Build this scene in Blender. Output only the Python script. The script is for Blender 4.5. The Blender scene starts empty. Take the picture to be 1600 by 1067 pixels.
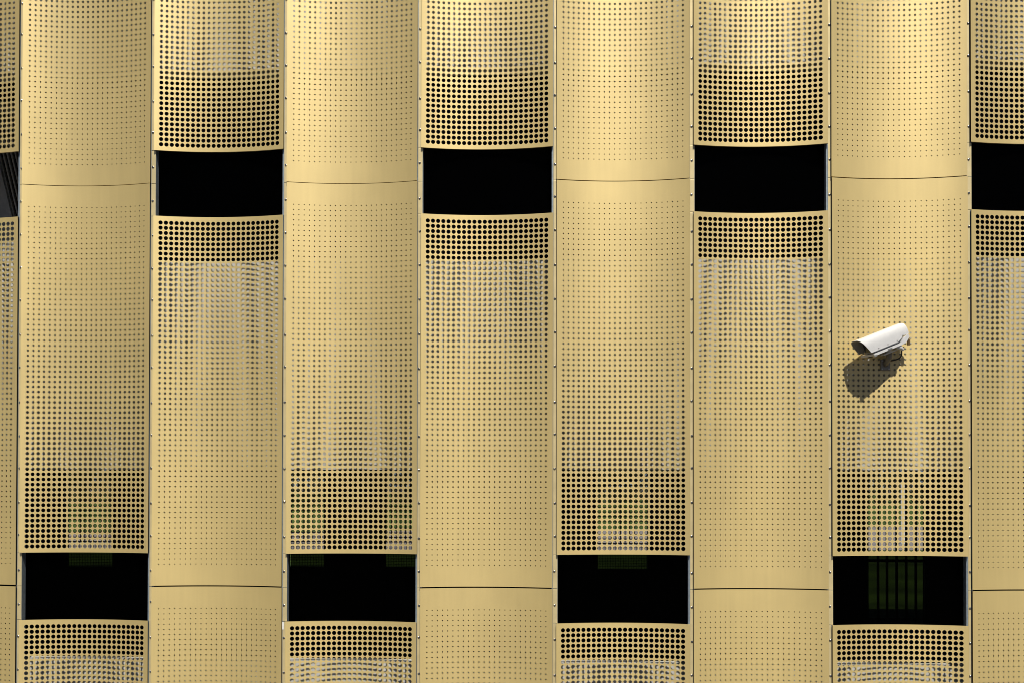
import bpy, bmesh, math, random
import numpy as np
from mathutils import Vector, Matrix
random.seed(7)
S = bpy.context.scene
COL = S.collection

# ------------------------------------------------------------------ camera
YAW, PITCH, ROLL = 0.0408, 0.0120, 0.0015
CAM = Vector((4.2419, -9.0897, 0.3168))
F_PX, PPX, PPY = 1846.1, 800.0, 729.5            # focal length and principal point in photograph pixels
fw = Vector((-math.sin(YAW)*math.cos(PITCH), math.cos(YAW)*math.cos(PITCH), math.sin(PITCH)))
rt0 = Vector((math.cos(YAW), math.sin(YAW), 0.0)); up0 = rt0.cross(fw)
rt = rt0*math.cos(ROLL) + up0*math.sin(ROLL); up = up0*math.cos(ROLL) - rt0*math.sin(ROLL)
cam = bpy.data.cameras.new('camera'); cam_o = bpy.data.objects.new('camera', cam); COL.objects.link(cam_o)
m = Matrix((rt, up, -fw)).transposed().to_4x4(); m.translation = CAM
cam_o.matrix_world = m
cam.sensor_fit = 'HORIZONTAL'; cam.sensor_width = 36.0
cam.lens = F_PX/1600*36.0; cam.shift_y = (PPY-533.5)/1600
cam.clip_start = 0.1; cam.clip_end = 2000
S.camera = cam_o
def ray_at(px, py, Y):
    """world point where the sight line of a photograph pixel meets the vertical plane y = Y"""
    d = rt*((px-PPX)/F_PX) + up*((PPY-py)/F_PX) + fw
    return CAM + d*((Y-CAM.y)/d.y)

# ------------------------------------------------------------------ light
SUN_TO = Vector((0.225, -1.0, 1.485)).normalized()    # towards the sun
w = bpy.data.worlds.new('World'); S.world = w; w.use_nodes = True
nt = w.node_tree; bg = nt.nodes['Background']
sky = nt.nodes.new('ShaderNodeTexSky'); sky.sky_type = 'NISHITA'; sky.sun_disc = False
sky.air_density = 0.30; sky.dust_density = 0.4; sky.ozone_density = 1.0
sky.sun_elevation = math.asin(SUN_TO.z); sky.sun_rotation = math.atan2(SUN_TO.x, SUN_TO.y)
nt.links.new(sky.outputs[0], bg.inputs[0]); bg.inputs[1].default_value = 0.05
sun = bpy.data.lights.new('sun', 'SUN'); sun.energy = 5.0; sun.angle = math.radians(0.53); sun.color = (1.0, 0.945, 0.85)
sun_o = bpy.data.objects.new('sun', sun); COL.objects.link(sun_o)
sun_o.rotation_euler = (-SUN_TO).to_track_quat('-Z', 'Y').to_euler(); sun_o.location = (4, -20, 25)
S.view_settings.view_transform = 'Standard'; S.view_settings.look = 'None'
S.cycles.filter_width = 0.85
S.view_settings.exposure = 0.06; S.view_settings.gamma = 1.0; S.view_settings.use_curve_mapping = False

# ------------------------------------------------------------------ materials
def mat(name, col, rough=0.6, metal=0.0, var=0.06, scale=6.0, bump=0.0, bscale=200.0, spec=0.5, col2=None, stretch=(1, 1, 1)):
    mm = bpy.data.materials.new(name); mm.use_nodes = True
    n = mm.node_tree; p = n.nodes['Principled BSDF']
    p.inputs['Roughness'].default_value = rough; p.inputs['Metallic'].default_value = metal
    p.inputs['Specular IOR Level'].default_value = spec
    tc = n.nodes.new('ShaderNodeTexCoord'); mp = n.nodes.new('ShaderNodeMapping')
    mp.inputs['Scale'].default_value = stretch
    geo = n.nodes.new('ShaderNodeNewGeometry'); n.links.new(geo.outputs['Position'], mp.inputs['Vector'])
    nz = n.nodes.new('ShaderNodeTexNoise'); nz.inputs['Scale'].default_value = scale; nz.inputs['Detail'].default_value = 5
    n.links.new(mp.outputs[0], nz.inputs['Vector'])
    rp = n.nodes.new('ShaderNodeValToRGB')
    a = [c*(1-var) for c in col]; b = list(col2) if col2 else [min(1, c*(1+var)) for c in col]
    rp.color_ramp.elements[0].position = 0.3; rp.color_ramp.elements[0].color = (*a, 1)
    rp.color_ramp.elements[1].position = 0.7; rp.color_ramp.elements[1].color = (*b, 1)
    n.links.new(nz.outputs['Fac'], rp.inputs[0]); n.links.new(rp.outputs[0], p.inputs['Base Color'])
    if bump:
        nb = n.nodes.new('ShaderNodeTexNoise'); nb.inputs['Scale'].default_value = bscale; nb.inputs['Detail'].default_value = 3
        n.links.new(mp.outputs[0], nb.inputs['Vector'])
        bp = n.nodes.new('ShaderNodeBump'); bp.inputs['Strength'].default_value = 1.0; bp.inputs['Distance'].default_value = bump
        n.links.new(nb.outputs['Fac'], bp.inputs['Height']); n.links.new(bp.outputs[0], p.inputs['Normal'])
    return mm

GOLD_COL = (0.67, 0.52, 0.214)
def gold_material():
    """satin gold-anodised sheet: slight tone drift from sheet to sheet, rolling grain, faint dust, soft oil-canning"""
    mm = bpy.data.materials.new('gold_anodised_sheet'); mm.use_nodes = True
    n = mm.node_tree; p = n.nodes['Principled BSDF']; L = n.links.new
    p.inputs['Metallic'].default_value = 0.36; p.inputs['Coat Weight'].default_value = 0.8; p.inputs['Coat IOR'].default_value = 1.7; p.inputs['Coat Roughness'].default_value = 0.40
    p.inputs['Anisotropic'].default_value = 0.5
    tg = n.nodes.new('ShaderNodeCombineXYZ'); tg.inputs[2].default_value = 1.0; L(tg.outputs[0], p.inputs['Tangent'])   # rolled sheet: sheen drawn out up and down
    p.inputs['Roughness'].default_value = 0.44
    geo = n.nodes.new('ShaderNodeNewGeometry'); oi = n.nodes.new('ShaderNodeObjectInfo')
    def noise(scale, detail, vec, st=None):
        z = n.nodes.new('ShaderNodeTexNoise'); z.inputs['Scale'].default_value = scale; z.inputs['Detail'].default_value = detail
        if st:
            mp = n.nodes.new('ShaderNodeMapping'); mp.inputs['Scale'].default_value = st; L(vec, mp.inputs['Vector']); L(mp.outputs[0], z.inputs['Vector'])
        else: L(vec, z.inputs['Vector'])
        return z.outputs['Fac']
    def math_(op, a, b):
        q = n.nodes.new('ShaderNodeMath'); q.operation = op
        for i, v in enumerate((a, b)):
            if isinstance(v, (int, float)): q.inputs[i].default_value = v
            else: L(v, q.inputs[i])
        return q.outputs[0]
    P = geo.outputs['Position']
    cloud = noise(1.3, 3, P); streak = noise(9.0, 4, P, (3.0, 1, 0.15)); grain = noise(420, 2, P)
    v = math_('MULTIPLY', math_('SUBTRACT', cloud, 0.5), 0.16)
    v = math_('ADD', v, math_('MULTIPLY', math_('SUBTRACT', streak, 0.5), 0.13))
    v = math_('ADD', v, math_('MULTIPLY', math_('SUBTRACT', grain, 0.5), 0.10))
    v = math_('ADD', v, math_('MULTIPLY', math_('SUBTRACT', oi.outputs['Random'], 0.5), 0.07))
    v = math_('ADD', v, 1.0)
    mx = n.nodes.new('ShaderNodeVectorMath'); mx.operation = 'SCALE'; mx.inputs[0].default_value = GOLD_COL
    L(v, mx.inputs['Scale']); L(mx.outputs[0], p.inputs['Base Color'])
    r = math_('ADD', 0.50, math_('MULTIPLY', math_('SUBTRACT', noise(5, 4, P), 0.5), 0.10)); L(r, p.inputs['Roughness'])
    h = math_('ADD', math_('MULTIPLY', noise(2.2, 2, P, (1, 1, 0.8)), 0.0042), math_('MULTIPLY', noise(700, 2, P), 0.00005))
    bp = n.nodes.new('ShaderNodeBump'); bp.inputs['Strength'].default_value = 1.0; bp.inputs['Distance'].default_value = 1.0
    L(h, bp.inputs['Height']); L(bp.outputs[0], p.inputs['Normal'])
    return mm

def tinted_material():  # see-through tint for the panes that blacken the openings
    mm = bpy.data.materials.new('darkening_glass'); mm.use_nodes = True
    n = mm.node_tree; n.nodes.clear()
    o = n.nodes.new('ShaderNodeOutputMaterial'); t = n.nodes.new('ShaderNodeBsdfTransparent'); t.inputs[0].default_value = (0.31, 0.33, 0.28, 1)
    g = n.nodes.new('ShaderNodeBsdfGlossy'); g.inputs['Roughness'].default_value = 0.3; g.inputs[0].default_value = (0.8, 0.8, 0.8, 1)
    x = n.nodes.new('ShaderNodeMixShader'); x.inputs[0].default_value = 0.002
    n.links.new(t.outputs[0], x.inputs[1]); n.links.new(g.outputs[0], x.inputs[2]); n.links.new(x.outputs[0], o.inputs[0])
    return mm

M = dict(
    gold=gold_material(), darken=tinted_material(),
    back=mat('bounce_stop_back', (0.02, 0.018, 0.016), 0.8, 0, 0.2, 4, spec=0.1),  # unseen back skin, added dark to cut bounce light behind the panels
    strip=mat('gold_strip', (0.82, 0.68, 0.37), 0.42, 0.45, 0.07, 12, 0.0002, 300),
    screw=mat('screw_steel', (0.55, 0.53, 0.50), 0.16, 0.9, 0.12, 60),
    galv=mat('galvanised_steel', (0.29, 0.345, 0.39), 0.5, 0.55, 0.15, 35),
    white_wall=mat('white_render', (0.50, 0.49, 0.465), 0.85, 0, 0.05, 4, 0.001, 60),
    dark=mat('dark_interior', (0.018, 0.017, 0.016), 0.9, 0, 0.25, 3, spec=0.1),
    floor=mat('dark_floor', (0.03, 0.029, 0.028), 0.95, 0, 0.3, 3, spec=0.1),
    rib=mat('ribbed_steel', (0.55, 0.52, 0.45), 0.55, 0.3, 0.15, 8),
    grey=mat('grey_board', (0.50, 0.49, 0.46), 0.7, 0, 0.15, 5),
    paving=mat('grey_paving', (0.055, 0.052, 0.048), 0.9, 0, 0.2, 1.5, 0.004, 40),
    grass=mat('grass', (0.035, 0.062, 0.012), 0.9, 0, 0.4, 0.9, 0.03, 25, col2=(0.062, 0.105, 0.02), spec=0.2),
    path=mat('pale_path', (0.17, 0.158, 0.152), 0.9, 0, 0.12, 1.0, 0.003, 50),
    leaf=mat('hedge_leaf', (0.022, 0.028, 0.012), 0.7, 0, 0.4, 3, col2=(0.05, 0.055, 0.022), spec=0.3),
    leaf2=mat('tree_leaf', (0.06, 0.07, 0.03), 0.7, 0, 0.4, 3, col2=(0.10, 0.10, 0.045), spec=0.3),
    bark=mat('bark', (0.10, 0.075, 0.05), 0.9, 0, 0.3, 20, 0.01, 40),
    white=mat('white_paint', (0.80, 0.80, 0.79), 0.38, 0, 0.03, 15),
    cam_white=mat('camera_white', (0.61, 0.615, 0.62), 0.32, 0, 0.035, 30),
    cam_in=mat('camera_inner_grey', (0.40, 0.38, 0.33), 0.5, 0, 0.08, 30),
    cam_grey=mat('bracket_shade_grey', (0.22, 0.20, 0.16), 0.45, 0.3, 0.1, 30),  # arm and plate: the camera's shadow is put into this darker colour
    black=mat('black_rubber', (0.02, 0.02, 0.02), 0.5, 0, 0.2, 30),
    bar=mat('gate_black', (0.02, 0.02, 0.02), 0.5, 0.2, 0.2, 10),
    alu=mat('cast_aluminium', (0.50, 0.49, 0.46), 0.4, 0.8, 0.1, 40),
    brass=mat('aged_brass', (0.30, 0.20, 0.09), 0.4, 0.8, 0.15, 60),
    tape=mat('white_tape', (0.8, 0.8, 0.78), 0.6, 0, 0.05, 80),
)
gl = bpy.data.materials.new('camera_glass'); gl.use_nodes = True
_p = gl.node_tree.nodes['Principled BSDF']; _p.inputs['Base Color'].default_value = (0.02, 0.02, 0.022, 1); _p.inputs['Roughness'].default_value = 0.06
M['glass'] = gl

# ------------------------------------------------------------------ helpers
def link(name, me, material, parent=None, loc=None):
    o = bpy.data.objects.new(name, me); COL.objects.link(o)
    if material is not None and len(me.materials) == 0: me.materials.append(M[material])
    if parent: o.parent = parent
    if loc: o.location = loc
    return o
def tag(o, label=None, cat=None, group=None, kind=None):
    for k, v in (('label', label), ('category', cat), ('group', group), ('kind', kind)):
        if v: o[k] = v
    return o
def empty(name, loc=(0, 0, 0)):
    o = bpy.data.objects.new(name, None); COL.objects.link(o); o.location = loc; o.empty_display_size = 0.2
    return o
def mesh_bm(name, bm, smooth=False):
    me = bpy.data.meshes.new(name); bm.normal_update(); bm.to_mesh(me); bm.free()
    if smooth: me.polygons.foreach_set('use_smooth', [True]*len(me.polygons))
    return me
def bm_box(bm, x0, x1, y0, y1, z0, z1, bev=0.0):
    r = bmesh.ops.create_cube(bm, size=1.0)
    vs = r['verts']
    for v in vs:
        v.co = Vector((x0+(v.co.x+.5)*(x1-x0), y0+(v.co.y+.5)*(y1-y0), z0+(v.co.z+.5)*(z1-z0)))
    if bev:
        es = list({e for v in vs for e in v.link_edges})
        bmesh.ops.bevel(bm, geom=es, offset=bev, segments=2, profile=0.6, affect='EDGES')
    return vs
def box(name, material, parent, x0, x1, y0, y1, z0, z1, bev=0.0):
    bm = bmesh.new(); bm_box(bm, x0, x1, y0, y1, z0, z1, bev)
    return link(name, mesh_bm(name, bm), material, parent)
def sheet(name, material, x0, x1, y0, y1, z):
    me = bpy.data.meshes.new(name); me.from_pydata([(x0, y0, z), (x1, y0, z), (x1, y1, z), (x0, y1, z)], [], [(0, 1, 2, 3)])
    return link(name, me, material)
def tube(bm, pts, radii, n=10, caps=True):
    pts = [Vector(p) for p in pts]
    if isinstance(radii, (int, float)): radii = [radii]*len(pts)
    rings = []; ref = None
    for i, p in enumerate(pts):
        t = (pts[min(i+1, len(pts)-1)] - pts[max(i-1, 0)]).normalized()
        if ref is None: ref = t.orthogonal().normalized()
        ref = (ref - t*ref.dot(t)).normalized(); b = t.cross(ref)
        rings.append([bm.verts.new(p + (ref*math.cos(2*math.pi*k/n) + b*math.sin(2*math.pi*k/n))*radii[i]) for k in range(n)])
    for a, b in zip(rings, rings[1:]):
        for k in range(n): bm.faces.new((a[k], a[(k+1) % n], b[(k+1) % n], b[k]))
    if caps: bm.faces.new(rings[0][::-1]); bm.faces.new(rings[-1])

# ------------------------------------------------------------------ setting
GZ = -1.35
tag(sheet('ground', 'paving', -250, 250, -300, 300, GZ), kind='structure')
tag(sheet('lawn', 'grass', -120, 120, 4.85, 140, GZ+0.006), kind='structure')
pv = []
for px, y0, y1 in ((1400, 20.0, 35.0), (130, 18.0, 27.5)):       # pale path crossing the lawn at a slant, behind the building
    for yy in (y0, y1): pv.append(Vector((ray_at(px, 800, yy).x, yy, GZ+0.012)))
me = bpy.data.meshes.new('path')
e0, e1 = pv[0]-pv[2], pv[1]-pv[3]
me.from_pydata([pv[2]-e0*2.0, pv[0]+e0*2.0, pv[1]+e1*2.0, pv[3]-e1*1.2], [], [(0, 1, 2, 3)])
tag(link('path', me, 'path'), kind='structure')

# ------------------------------------------------------------------ building: sizes in metres
PITCH_X = 1.05                                   # one bay
Z_US, Z_LS = 2.6404, -0.5073                     # seams of even bays / odd bays
Z_OT, Z_OB = 2.9004, 2.3857                      # upper openings (odd bays)
Z_LT, Z_LB = -0.2480, -0.7724                    # lower openings (even bays)
H = Z_US - Z_LT                                  # a full panel
R_ARC = 1.757; EDGE_L, EDGE_R = 0.0125, 0.0155   # panel edges from the bay lines
CHORD = PITCH_X - EDGE_L - EDGE_R; A_MAX = math.asin(CHORD/2/R_ARC); DEPTH = R_ARC*(1-math.cos(A_MAX))
HP = 0.0404                                      # hole pitch
NC, NR = 24, 67
GAP = 0.004
BAND_Y = DEPTH + 0.0692
TOP = 5.80

def arc_pt(u, z, off=0.0):
    a = u/R_ARC
    return ((R_ARC)*math.sin(a), DEPTH - R_ARC*(1-math.cos(a)) + off, z)
def panel_mesh(name, big_top, height):
    """concave sheet (hollow towards the street) with real holes; z = 0 at its top edge, going down"""
    m_big, m_small = 0.052, H - 0.052 - (NR-1)*HP
    V = []; N = []; Fc = []; Mi = []
    def vert(u, z, off=0.0, nrm=None):
        V.append(arc_pt(u, z, off)); a = u/R_ARC
        N.append(nrm if nrm else (-math.sin(a), -math.cos(a), 0.0)); return len(V)-1
    umax = A_MAX*R_ARC
    us = [-umax] + [(k-NC/2)*HP for k in range(NC+1)] + [umax]
    zs = [0.0]; rows = []
    k = 0
    first = m_big if big_top else m_small
    while True:
        zc = first + k*HP
        if k >= NR or zc + HP*0.5 > height - 0.022: break
        t = (k/(NR-1)) if not big_top else 1-(k/(NR-1))
        d = float(np.interp(t, (0, .2, .35, .44, .53, .66, .77, .87, 1), (1.8, 2.4, 3.0, 3.45, 3.95, 4.85, 5.65, 6.2, 6.6)))*0.00497
        rows.append((zc, d*0.5)); k += 1
    zl = [0.0, first-HP/2] + [r[0]+HP/2 for r in rows] + [height]
    grid = [[vert(u, -z) for u in us] for z in zl]
    nz, nu = len(zl), len(us)
    TH = 0.002
    gback = [[vert(u, -z, TH, (math.sin(u/R_ARC), math.cos(u/R_ARC), 0.0)) for u in us] for z in zl]
    for i in range(nz-1):
        for j in range(nu-1):
            a, b, c, d = grid[i][j], grid[i][j+1], grid[i+1][j+1], grid[i+1][j]   # tl tr br bl
            if i == 0 or i == nz-2 or j == 0 or j == nu-2:
                Fc.append((a, d, c, b)); Mi.append(0)
                Fc.append((gback[i][j], gback[i][j+1], gback[i+1][j+1], gback[i+1][j])); Mi.append(1); continue
            zc, r = rows[i-1]; uc = (us[j]+us[j+1])/2
            n = 8 if r < 0.005 else 12
            ring = []; f2 = []; bk = []; rb = []
            for q in range(n):
                an = math.pi/4 + 2*math.pi*q/n                   # starts at top-right, counter-clockwise
                cu, cz = uc + r*math.cos(an), -zc + r*math.sin(an)
                ring.append(vert(cu, cz))
                nr = (-math.cos(an), 0.0, -math.sin(an))
                f2.append(vert(cu, cz, 0.0, nr)); bk.append(vert(cu, cz, TH, nr))
                rb.append(vert(cu, cz, TH, (math.sin(cu/R_ARC), math.cos(cu/R_ARC), 0.0)))
            corners = [b, a, d, c]                                # tr, tl, bl, br (counter-clockwise)
            cb = [gback[i][j+1], gback[i][j], gback[i+1][j], gback[i+1][j+1]]
            s = n//4
            for q in range(4):
                c0, c1 = corners[q], corners[(q+1) % 4]
                idx = [ring[(q*s+e) % n] for e in range(s+1)]
                half = s//2
                for e in range(s):
                    Fc.append((c0 if e < s-half else c1, idx[e+1], idx[e])); Mi.append(0)
                Fc.append((c0, c1, idx[s-half])); Mi.append(0)
                c0, c1 = cb[q], cb[(q+1) % 4]
                idx = [rb[(q*s+e) % n] for e in range(s+1)]
                for e in range(s):
                    Fc.append((c0 if e < s-half else c1, idx[e], idx[e+1])); Mi.append(1)
                Fc.append((c1, c0, idx[s-half])); Mi.append(1)
            for q in range(n):
                q2 = (q+1) % n
                Fc.append((f2[q], f2[q2], bk[q2], bk[q])); Mi.append(0)
    # folded-back edges
    FD = 0.017
    def fold(idx_list, nrm, flip):
        fr = []; bkk = []
        for (u, z) in idx_list:
            fr.append(vert(u, z, 0.0, nrm)); bkk.append(vert(u, z, FD, nrm))
        for e in range(len(fr)-1):
            f = (fr[e], fr[e+1], bkk[e+1], bkk[e]); Fc.append(f if not flip else f[::-1]); Mi.append(0)
    fold([(u, 0.0) for u in us], (0, 0, 1), False)
    fold([(u, -height) for u in us], (0, 0, -1), True)
    fold([(-umax, -z) for z in zl], (-1, 0, 0), False)
    fold([(umax, -z) for z in zl], (1, 0, 0), True)
    me = bpy.data.meshes.new(name); me.from_pydata(V, [], Fc); me.update()
    me.polygons.foreach_set('use_smooth', [True]*len(me.polygons))
    me.normals_split_custom_set_from_vertices(N)
    me.materials.append(M['gold']); me.materials.append(M['back'])
    me.polygons.foreach_set('material_index', Mi)
    return me

B = empty('building', (4.2, 0, GZ))
tag(B, 'building clad in hollow perforated gold metal panels with staggered dark openings', 'building')
def part(o):
    o.parent = B; o.matrix_parent_inverse = Matrix.Translation((-4.2, 0, -GZ)); return o
FOOT = GZ + 0.03
me_bigtop = panel_mesh('panel_big_top', True, H-GAP)
me_smalltop = panel_mesh('panel_small_top', False, H-GAP)
me_foot_even = panel_mesh('panel_foot_even', True, Z_LB-FOOT)
me_foot_odd = panel_mesh('panel_foot_odd', False, Z_LS-GAP/2-FOOT)
COLS = range(-2, 10)
def panel(me, i, z_top):
    o = link('facade_panel', me, None)
    o.location = (i*PITCH_X + EDGE_L + CHORD/2, random.uniform(-.001, .001), z_top+random.uniform(-.001, .001))
    o.rotation_euler = (0, random.uniform(-.0008, .0008), random.uniform(-.003, .003))
    part(o); return o
for i in COLS:
    if i % 2 == 0:
        panel(me_bigtop, i, Z_US+H)                       # small holes at the seam, large at the opening above
        panel(me_smalltop, i, Z_US-GAP/2)
        panel(me_foot_even, i, Z_LB)
        ops = [(Z_LB, Z_LT), (Z_US+H, TOP-.01)]
    else:
        panel(me_smalltop, i, Z_OT+H-GAP)
        panel(me_bigtop, i, Z_OB)
        panel(me_foot_odd, i, Z_LS-GAP/2)
        ops = [(Z_OB, Z_OT)]
    for (a, b) in ops:
        if i == -1: continue                              # this one stands open: the ribbed sheet shows behind it
        part(box('darkening_pane', 'darken', None, i*PITCH_X+0.03, (i+1)*PITCH_X-0.034, 0.112, 0.118, a-0.004, b+0.02))  # tinted pane added to darken the opening

# strips with their screws, posts behind them
bm = bmesh.new(); bmesh.ops.create_uvsphere(bm, u_segments=10, v_segments=6, radius=0.0095)
for v in list(bm.verts):
    v.co.y = v.co.y*0.62
    if v.co.y > 0: v.co.y *= 0.2
me_screw = mesh_bm('screw', bm, True); me_screw.materials.append(M['screw'])
bm = bmesh.new(); bmesh.ops.create_cone(bm, segments=14, radius1=0.0105, radius2=0.0105, depth=0.0015, cap_ends=True)
bmesh.ops.rotate(bm, verts=bm.verts, matrix=Matrix.Rotation(math.pi/2, 3, 'X'))
me_washer = mesh_bm('washer', bm); me_washer.materials.append(M['galv'])
SP = 3.148/12
strip_cache = {}
STRIP_Y = 0.022
for i in range(-2, 11):
    X = i*PITCH_X
    # joints: both seams, tops of the openings next to this bay line
    opn = (Z_LB, Z_LT) if i % 2 == 0 else (Z_OB, Z_OT)       # opening to the right of this bay line
    js = sorted({FOOT, Z_LS, Z_US, *opn, TOP-0.02})
    for a, b in zip(js, js[1:]):
        bm = bmesh.new(); bm_box(bm, X-0.0125, X+(0.021 if opn[0]-.01 < (a+b)/2 < opn[1]+.01 else 0.0085), STRIP_Y, STRIP_Y+0.004, a+0.0022, b-0.0022, 0.001)
        s = part(link('mounting_strip', mesh_bm('mounting_strip', bm), 'strip'))
        k0 = math.ceil((a-(Z_US-0.129))/SP); k1 = math.floor((b-(Z_US-0.129))/SP)
        for k in range(k0, k1+1):
            z = Z_US-0.129 + k*SP + random.uniform(-.012, .012)
            if z-a < .012 or b-z < .012 or z > TOP-.1: continue
            sc = link('screw', me_screw, None, s); sc.location = (X+random.uniform(-.0015, .0015), STRIP_Y-0.0012, z)
    part(box('steel_post', 'galv', None, X-0.026, X+0.0225, STRIP_Y+0.0045, 0.090, FOOT-0.02, TOP-0.02))
# a scrap of white tape left on the strip by the second lower opening
tp = part(box('tape', 'tape', None, 2*PITCH_X-0.0155, 2*PITCH_X-0.001, STRIP_Y-0.0015, STRIP_Y-0.0005, Z_LB-0.062, Z_LB-0.004))
tag(tp, 'scrap of white tape on the strip')
part(box('coping', 'strip', None, -2.2, 10.6, -0.03, 0.42, TOP, TOP+0.06, 0.004))

# carcass: white spandrel bands, dark floors, back wall with windows
XL, XR = -2.15, 10.55
BACK = 4.6; BACK2 = 1.6
for (z0, z1) in [(GZ, ray_at(980, 1037, BAND_Y).z), (ray_at(980, 733.5, BAND_Y).z, ray_at(765, 406, BAND_Y).z), (ray_at(765, 106, BAND_Y).z, TOP-0.02)]:
    part(box('spandrel_band', 'white_wall', None, XL, XR, BAND_Y, BAND_Y+0.18, z0, z1))
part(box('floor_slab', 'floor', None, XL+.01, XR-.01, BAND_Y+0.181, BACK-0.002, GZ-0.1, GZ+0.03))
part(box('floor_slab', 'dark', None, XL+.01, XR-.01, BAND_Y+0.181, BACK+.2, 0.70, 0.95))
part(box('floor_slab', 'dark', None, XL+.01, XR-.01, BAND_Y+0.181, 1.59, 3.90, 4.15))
# unseen setback of the upper storey, shaped to shorten its shadow on the lawn
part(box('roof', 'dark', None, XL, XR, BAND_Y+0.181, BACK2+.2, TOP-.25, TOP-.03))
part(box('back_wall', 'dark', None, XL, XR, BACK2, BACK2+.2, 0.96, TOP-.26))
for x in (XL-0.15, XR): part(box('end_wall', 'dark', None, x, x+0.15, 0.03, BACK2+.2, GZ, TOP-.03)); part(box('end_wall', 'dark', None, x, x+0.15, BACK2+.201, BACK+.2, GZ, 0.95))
# back wall cut by windows, seen through the ground floor
wins = [(97, 176, 886), (447, 506, 886), (596, 655, 887), (934, 1013, 890), (1357, 1450, None)]
Wn = []
for (a, b, yb) in wins:
    xa, xb = ray_at(a, 820, BACK).x, ray_at(b, 820, BACK).x
    zb = ray_at(b, yb, BACK).z if yb else GZ+0.03
    Wn.append((xa, xb, zb, 0.60))
xs = XL
for k, (xa, xb, zb, zt) in enumerate(Wn):
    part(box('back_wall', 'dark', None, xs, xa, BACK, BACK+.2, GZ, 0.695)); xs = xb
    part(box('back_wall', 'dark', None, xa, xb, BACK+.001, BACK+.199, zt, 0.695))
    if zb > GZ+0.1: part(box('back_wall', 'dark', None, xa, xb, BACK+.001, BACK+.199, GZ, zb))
    if k < 4:
        bm = bmesh.new(); st = 0.0185; wd = 0.0042
        n = int((xb-xa)/st)
        for q in range(n+1):
            x = xa + (xb-xa)*q/n
            bm_box(bm, x-wd/2, x+wd/2, BACK+.05, BACK+.053, zb, min(zb+0.30, zt))
        for q in range(int(0.30/st)+1):
            z = zb + q*st; bm_box(bm, xa, xb, BACK+.0535, BACK+.0565, z-wd/2, z+wd/2)
        part(link('wire_mesh', mesh_bm('wire_mesh', bm), 'bar'))
        # coarser grille above the fine mesh
        bm = bmesh.new(); n = max(3, round((xb-xa)/0.052)); z0 = zb+0.302
        for q in range(n+1):
            x = xa + (xb-xa)*q/n; bm_box(bm, x-.006, x+.006, BACK+.05, BACK+.056, z0, zt)
        for q in range(int((zt-z0)/0.052)+1):
            z = z0 + q*0.052; bm_box(bm, xa, xb, BACK+.0565, BACK+.0625, z-.006, z+.006)
        part(link('grille', mesh_bm('grille', bm), 'bar'))
part(box('back_wall', 'dark', None, xs, XR, BACK, BACK+.2, GZ, 0.695))
# dim column standing inside, behind the third bay
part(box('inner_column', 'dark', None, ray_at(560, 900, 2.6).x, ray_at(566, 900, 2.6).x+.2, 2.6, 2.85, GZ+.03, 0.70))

# gate of upright bars in the doorway
ga, gb = Wn[4][0], Wn[4][1]
gate = empty('barred_gate', ((ga+gb)/2, BACK+.1, GZ))
tag(gate, 'black barred gate in the doorway at the back of the building', 'gate')
def gpart(name, *a):
    o = box(name, 'bar', None, *a); o.parent = gate; o.matrix_parent_inverse = Matrix.Translation((-(ga+gb)/2, -BACK-.1, -GZ)); return o
for px in (1372, 1386, 1401, 1416, 1431, 1446):
    x = ray_at(px, 900, BACK+.1).x; gpart('bar', x-.0125, x+.0125, BACK+.09, BACK+.115, GZ+.05, .58)
zr = ray_at(1400, 875.5, BACK+.1).z
for z in (GZ+.09, zr, .5): gpart('rail', ga+.002, gb-.002, BACK+.08, BACK+.125, z-.016, z+.016)

# ribbed steel sheet and grey board behind the open bay at the end
ro = math.radians(14)
for k in range(34):
    bm = bmesh.new(); bm_box(bm, -0.007, 0.007, -0.02, 0.02, -0.85, 0.85, 0.003)
    o = part(link('rib', mesh_bm('rib', bm), 'rib')) if k == 0 else part(link('rib', me_rib, None))
    if k == 0: me_rib = o.data
    o.location = (-1.35+k*0.036, 1.00, 2.80); o.rotation_euler = (0, -ro, 0)
part(box('backing_sheet', 'dark', None, -2.1, 0.3, 1.04, 1.06, 1.2, 3.85))
bm = bmesh.new()
pa, pb = ray_at(0, 262, .94), ray_at(18, 337, .94); sl = (pb.x-pa.x)/(pb.z-pa.z)
v = [bm.verts.new(q) for q in ((-1.9, .94, 1.3), (pb.x+(1.3-pb.z)*sl, .94, 1.3), (pa.x+(3.4-pa.z)*sl, .94, 3.4), (-1.9, .94, 3.4))]
f = bm.faces.new(v); r = bmesh.ops.extrude_face_region(bm, geom=[f])
for q in r['geom']:
    if isinstance(q, bmesh.types.BMVert): q.co.y += 0.03
bmesh.ops.recalc_face_normals(bm, faces=bm.faces)
part(link('sloping_board', mesh_bm('sloping_board', bm), 'grey'))

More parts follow.
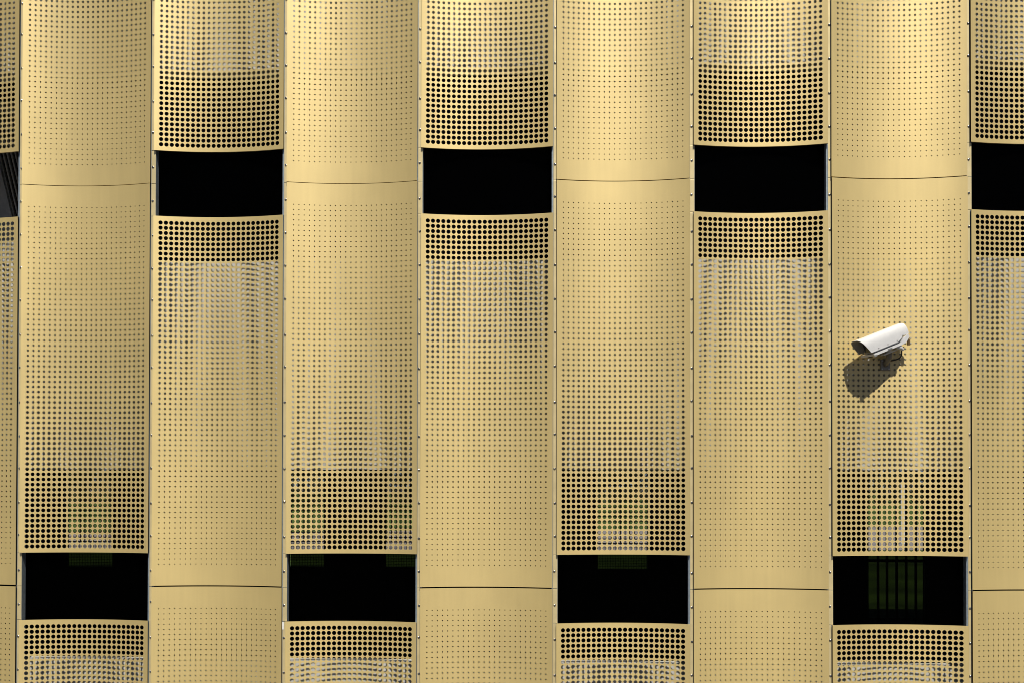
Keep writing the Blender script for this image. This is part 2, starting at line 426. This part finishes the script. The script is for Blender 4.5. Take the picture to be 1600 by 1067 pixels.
# ------------------------------------------------------------------ security camera
def security_camera():
    # frame: a = along the axis towards the lens, s = sideways towards the street, h = up in the housing
    root_p = ray_at(1383, 577, 0.07)
    c0 = ray_at(1376, 535, -0.045)                                   # middle of the housing
    a = Vector((-0.345, -0.150, -0.140)).normalized()
    s = a.cross(Vector((0, 0, 1))).normalized()                      # sideways
    if s.y > 0: s = -s
    h = s.cross(a); h = h if h.z > 0 else -h
    root = empty('security_camera', root_p)
    tag(root, 'white security camera with arched sunshield on a wall bracket, casting a long shadow', 'security camera')
    inv = Matrix.Translation(-root_p)
    def W(l, x, z): return c0 + a*l + s*x + h*z
    def add(name, bm, material, smooth=False, parent=root):
        bmesh.ops.recalc_face_normals(bm, faces=bm.faces)
        o = link(name, mesh_bm(name, bm, smooth), material); o.parent = parent; o.matrix_parent_inverse = inv if parent is root else inv
        return o
    # sunshield: arched sheet, front cut raked, rear lower edge stepped up
    hw, top, th = 0.074, 0.083, 0.003
    def prof(n, wq, tq, low):
        pts = [(wq, low)]
        for k in range(n+1):
            t = math.pi*k/n
            cx = math.copysign(abs(math.cos(t))**0.62, math.cos(t))*wq; cz = -0.006 + (math.sin(t)**0.72)*(tq+0.006)
            pts.append((cx, cz))
        pts.append((-wq, low)); return pts
    st = [-0.215, -0.185, -0.160, -0.130, -0.10, 0, 0.10, 0.150, 0.180, 0.225]
    lows = [0.016, 0.014, 0.006, -0.024, -0.034, -0.036, -0.036, -0.036, -0.036, -0.036]
    bm = bmesh.new(); outer = []; inner = []
    for l, lo in zip(st, lows):
        ro_, ri_ = [], []
        for (x, z), (xi, zi) in zip(prof(18, hw, top, lo), prof(18, hw-th, top-th, lo)):
            rake = 0.0
            if l > 0.14: rake = (l-0.14)/0.085*(-0.060)*max(0, (top-z)/(top+0.036))
            ro_.append(bm.verts.new(W(l+rake, x, z))); ri_.append(bm.verts.new(W(l+rake, xi, zi)))
        outer.append(ro_); inner.append(ri_)
    n = len(outer[0])
    for A_, B_ in ((outer, 0), (inner, 1)):
        for r0, r1 in zip(A_, A_[1:]):
            for k in range(n-1):
                f = bm.faces.new((r0[k], r0[k+1], r1[k+1], r1[k])); f.material_index = B_
    for r in (0, -1):
        for k in range(n-1): bm.faces.new((outer[r][k], outer[r][k+1], inner[r][k+1], inner[r][k]))
    for k in (0, n-1):
        for q in range(len(outer)-1): bm.faces.new((outer[q][k], outer[q+1][k], inner[q+1][k], inner[q][k]))
    hood = add('sunshield', bm, 'cam_white', True)
    hood.data.materials.append(M['cam_in'])
    md = hood.modifiers.new('edges', 'EDGE_SPLIT'); md.split_angle = math.radians(40)
    # housing
    def rbox(bm, l0, l1, x0, x1, z0, z1, bev=0.008):
        vs = bm_box(bm, l0, l1, x0, x1, z0, z1, bev)
        return vs
    def local_box(name, material, l0, l1, x0, x1, z0, z1, bev=0.006, parent=root):
        bm = bmesh.new(); rbox(bm, l0, l1, x0, x1, z0, z1, bev)
        for v_ in bm.verts: v_.co = W(*v_.co)
        return add(name, bm, material, False, parent)
    local_box('housing', 'cam_white', -0.165, 0.118, -0.052, 0.052, -0.050, 0.050, 0.012)
    local_box('front_bezel', 'cam_in', 0.1185, 0.130, -0.050, 0.050, -0.048, 0.048, 0.004)
    local_box('front_glass', 'glass', 0.1305, 0.134, -0.040, 0.040, -0.036, 0.038, 0.001)
    # lower tray: flanged lid edge along the bottom, rising at the back
    bm = bmesh.new()
    out = [(0.150, -0.066), (0.150, -0.050), (-0.115, -0.050), (-0.150, -0.020), (-0.200, -0.006), (-0.205, -0.030), (-0.165, -0.058), (-0.12, -0.066)]
    fr = [bm.verts.new(W(l, 0.082, z)) for l, z in out]; bk = [bm.verts.new(W(l, -0.076, z)) for l, z in out]
    bm.faces.new(fr); bm.faces.new(bk[::-1])
    for k in range(len(out)): bm.faces.new((fr[k], bk[k], bk[(k+1) % len(out)], fr[(k+1) % len(out)]))
    tray = add('tray', bm, 'cam_white')
    local_box('hinge', 'alu', 0.128, 0.156, 0.060, 0.084, -0.075, -0.058, 0.004)
    local_box('side_latch', 'alu', -0.02, 0.02, 0.0825, 0.087, -0.064, -0.052, 0.002)
    for l in (-0.09, 0.0, 0.09):
        bm = bmesh.new(); tube(bm, [W(l, 0.0735, -0.024), W(l, 0.0765, -0.024)], [0.0055, 0.004], 8); add('screw', bm, 'alu')
    local_box('wiper_box', 'black', 0.02, 0.125, -0.030, 0.030, -0.078, -0.0665, 0.004)
    # swivel, arm and wall plate
    bm = bmesh.new(); tube(bm, [W(-0.045, 0, -0.067), W(-0.045, 0, -0.090)], [0.034, 0.030], 18); add('swivel', bm, 'alu', False)
    local_box('saddle', 'cam_white', -0.115, 0.02, -0.022, 0.022, -0.100, -0.0885, 0.004)
    k0 = W(-0.05, 0, -0.100); wp = ray_at(1383, 570, 0.066)
    bm = bmesh.new()
    kn = Vector((k0.x, k0.y+0.012, k0.z-0.030)); el = Vector((wp.x+0.004, (kn.y+wp.y)/2, wp.z+0.012))
    tube(bm, [k0, kn, el, wp], [0.021, 0.024, 0.018, 0.020], 14); add('arm', bm, 'cam_grey', True)
    bm = bmesh.new(); bm_box(bm, wp.x-.036, wp.x+.036, 0.056, 0.080, wp.z-.042, wp.z+.042, .004); add('wall_plate', bm, 'cam_grey')
    for dx, dz in ((-.026, -.031), (.026, -.031), (-.026, .031), (.026, .031)):
        bm = bmesh.new(); q = Vector((wp.x+dx, 0.056, wp.z+dz)); tube(bm, [q, q-Vector((0, .005, 0))], [0.006, 0.005], 8); add('bolt', bm, 'alu')
    bm = bmesh.new(); tube(bm, [W(-0.085, 0.055, -0.068), W(-0.110, 0.060, -0.082), W(-0.135, 0.055, -0.108)], [0.016, 0.018, 0.010], 14); add('clamp', bm, 'cam_white')
    # cables and gland
    bm = bmesh.new()
    p0 = W(-0.150, 0.01, -0.060); p3 = Vector((wp.x+.030, 0.062, wp.z+.03))
    pts = []
    for k in range(15):
        t = k/14; q = p0.lerp(p3, t); q.z += -0.035*math.sin(math.pi*t); q.x += 0.050*math.sin(math.pi*min(1, t*1.1)); pts.append(q)
    tube(bm, pts, 0.0055, 8); add('cable', bm, 'black', True)
    bm = bmesh.new()
    p0 = W(-0.125, 0.03, -0.066)
    pts = [p0 + Vector((0.006*k, -0.004*k, -0.012*k+0.0016*k*k)) for k in range(7)]
    tube(bm, pts, 0.004, 8); add('cable', bm, 'black', True)
    g0 = W(-0.212, 0.060, -0.036)
    bm = bmesh.new(); tube(bm, [g0, g0+Vector((0, 0, -.016)), g0+Vector((0, 0, -.017)), g0+Vector((0, 0, -.058))], [0.006, 0.006, 0.012, 0.012], 12); add('cable_gland', bm, 'brass')
security_camera()

# ------------------------------------------------------------------ beyond the building
p = ray_at(1410.5, 850, BACK); d = (p-CAM); tt = (GZ-CAM.z)/d.z; base = CAM + d*tt
post = empty('marker_post', base)
tag(post, 'slim white post standing on the path beyond the barred gate', 'post')
bm = bmesh.new(); tube(bm, [(0, 0, 0), (0, 0, 1.62), (0, 0, 1.66)], [0.052, 0.052, 0.03], 16); o = link('shaft', mesh_bm('shaft', bm, False), 'white', post)
bm = bmesh.new(); tube(bm, [(0, 0, 0), (0, 0, 0.035)], [0.10, 0.085], 16); link('foot', mesh_bm('foot', bm), 'galv', post)

def leaves(name, material, parent, n, fn, size, seed):
    rs = np.random.RandomState(seed)
    P_ = np.array([fn(rs) for _ in range(n)])
    a = rs.normal(size=(n, 3)); a /= np.linalg.norm(a, axis=1)[:, None]
    b = np.cross(a, rs.normal(size=(n, 3))); b /= np.linalg.norm(b, axis=1)[:, None]
    sz = size*rs.uniform(.6, 1.3, (n, 1))
    V = np.concatenate([P_+a*sz, P_+b*sz*.5, P_-a*sz, P_-b*sz*.5], 1).reshape(-1, 3)
    F = np.arange(n*4).reshape(-1, 4)
    me = bpy.data.meshes.new(name); me.from_pydata(V.tolist(), [], F.tolist())
    return link(name, me, material, parent)
hd = empty('hedge', (2, 75, GZ))
tag(hd, 'tall dark hedge running along the far edge of the lawn', 'hedge')
leaves('foliage', 'leaf', hd, 30000, lambda r: (r.uniform(-50, 50), r.uniform(-.9, .9), 3.3*r.uniform(0, 1)**.8 + r.uniform(-.05, .25)), 0.20, 3)
bm = bmesh.new()
for k in range(70): x = -49 + k*1.4; tube(bm, [(x, 0, -.02), (x+.05, .05, 1.4), (x+.1, 0, 2.6)], [.06, .045, .012], 6)
link('stems', mesh_bm('stems', bm), 'bark', hd)
tl = ['broad-crowned tree behind the hedge, seen past the gate', 'tree with a leaning trunk behind the hedge', 'tall tree behind the hedge, the bushiest of the row']
for k, (x, y, hh) in enumerate(((ray_at(1400, 760, 86).x, 86, 8.5), (ray_at(960, 760, 90).x, 90, 8.0), (ray_at(130, 760, 84).x, 84, 9.0))):
    t = empty('tree', (x, y, GZ)); tag(t, tl[k], 'tree', 'trees beyond the path')
    bm = bmesh.new(); ln = 0.5 if k == 1 else 0.1
    tube(bm, [(0, 0, -.05), (ln*.4, 0, hh*.2), (ln, .1, hh*.45), (ln, 0, hh*.8)], [.26, .2, .14, .04], 10)
    for q in range(7):
        an = q*2.4; z0 = hh*(.25+.07*q)
        tube(bm, [(ln*.6, 0, z0), (ln*.6+1.0*math.cos(an), 1.0*math.sin(an), z0+.6), (ln+2.0*math.cos(an), 2.0*math.sin(an), z0+1.4)], [.09, .06, .02], 6)
    link('trunk', mesh_bm('trunk', bm), 'bark', t)
    cl = [(random.gauss(0, 1.5), random.gauss(0, 1.4), hh*random.uniform(.22, .95), random.uniform(.5, 1.1)) for _ in range(26)]
    def fn(r, cl=cl, ln=ln):
        c = cl[r.randint(len(cl))]; v = r.normal(size=3); v = v/np.linalg.norm(v)*c[3]*r.uniform(.5, 1)**.5
        return (ln+c[0]+v[0], c[1]+v[1], c[2]+v[2]*.8)
    leaves('crown', 'leaf2', t, 9000, fn, 0.15, 20+k)
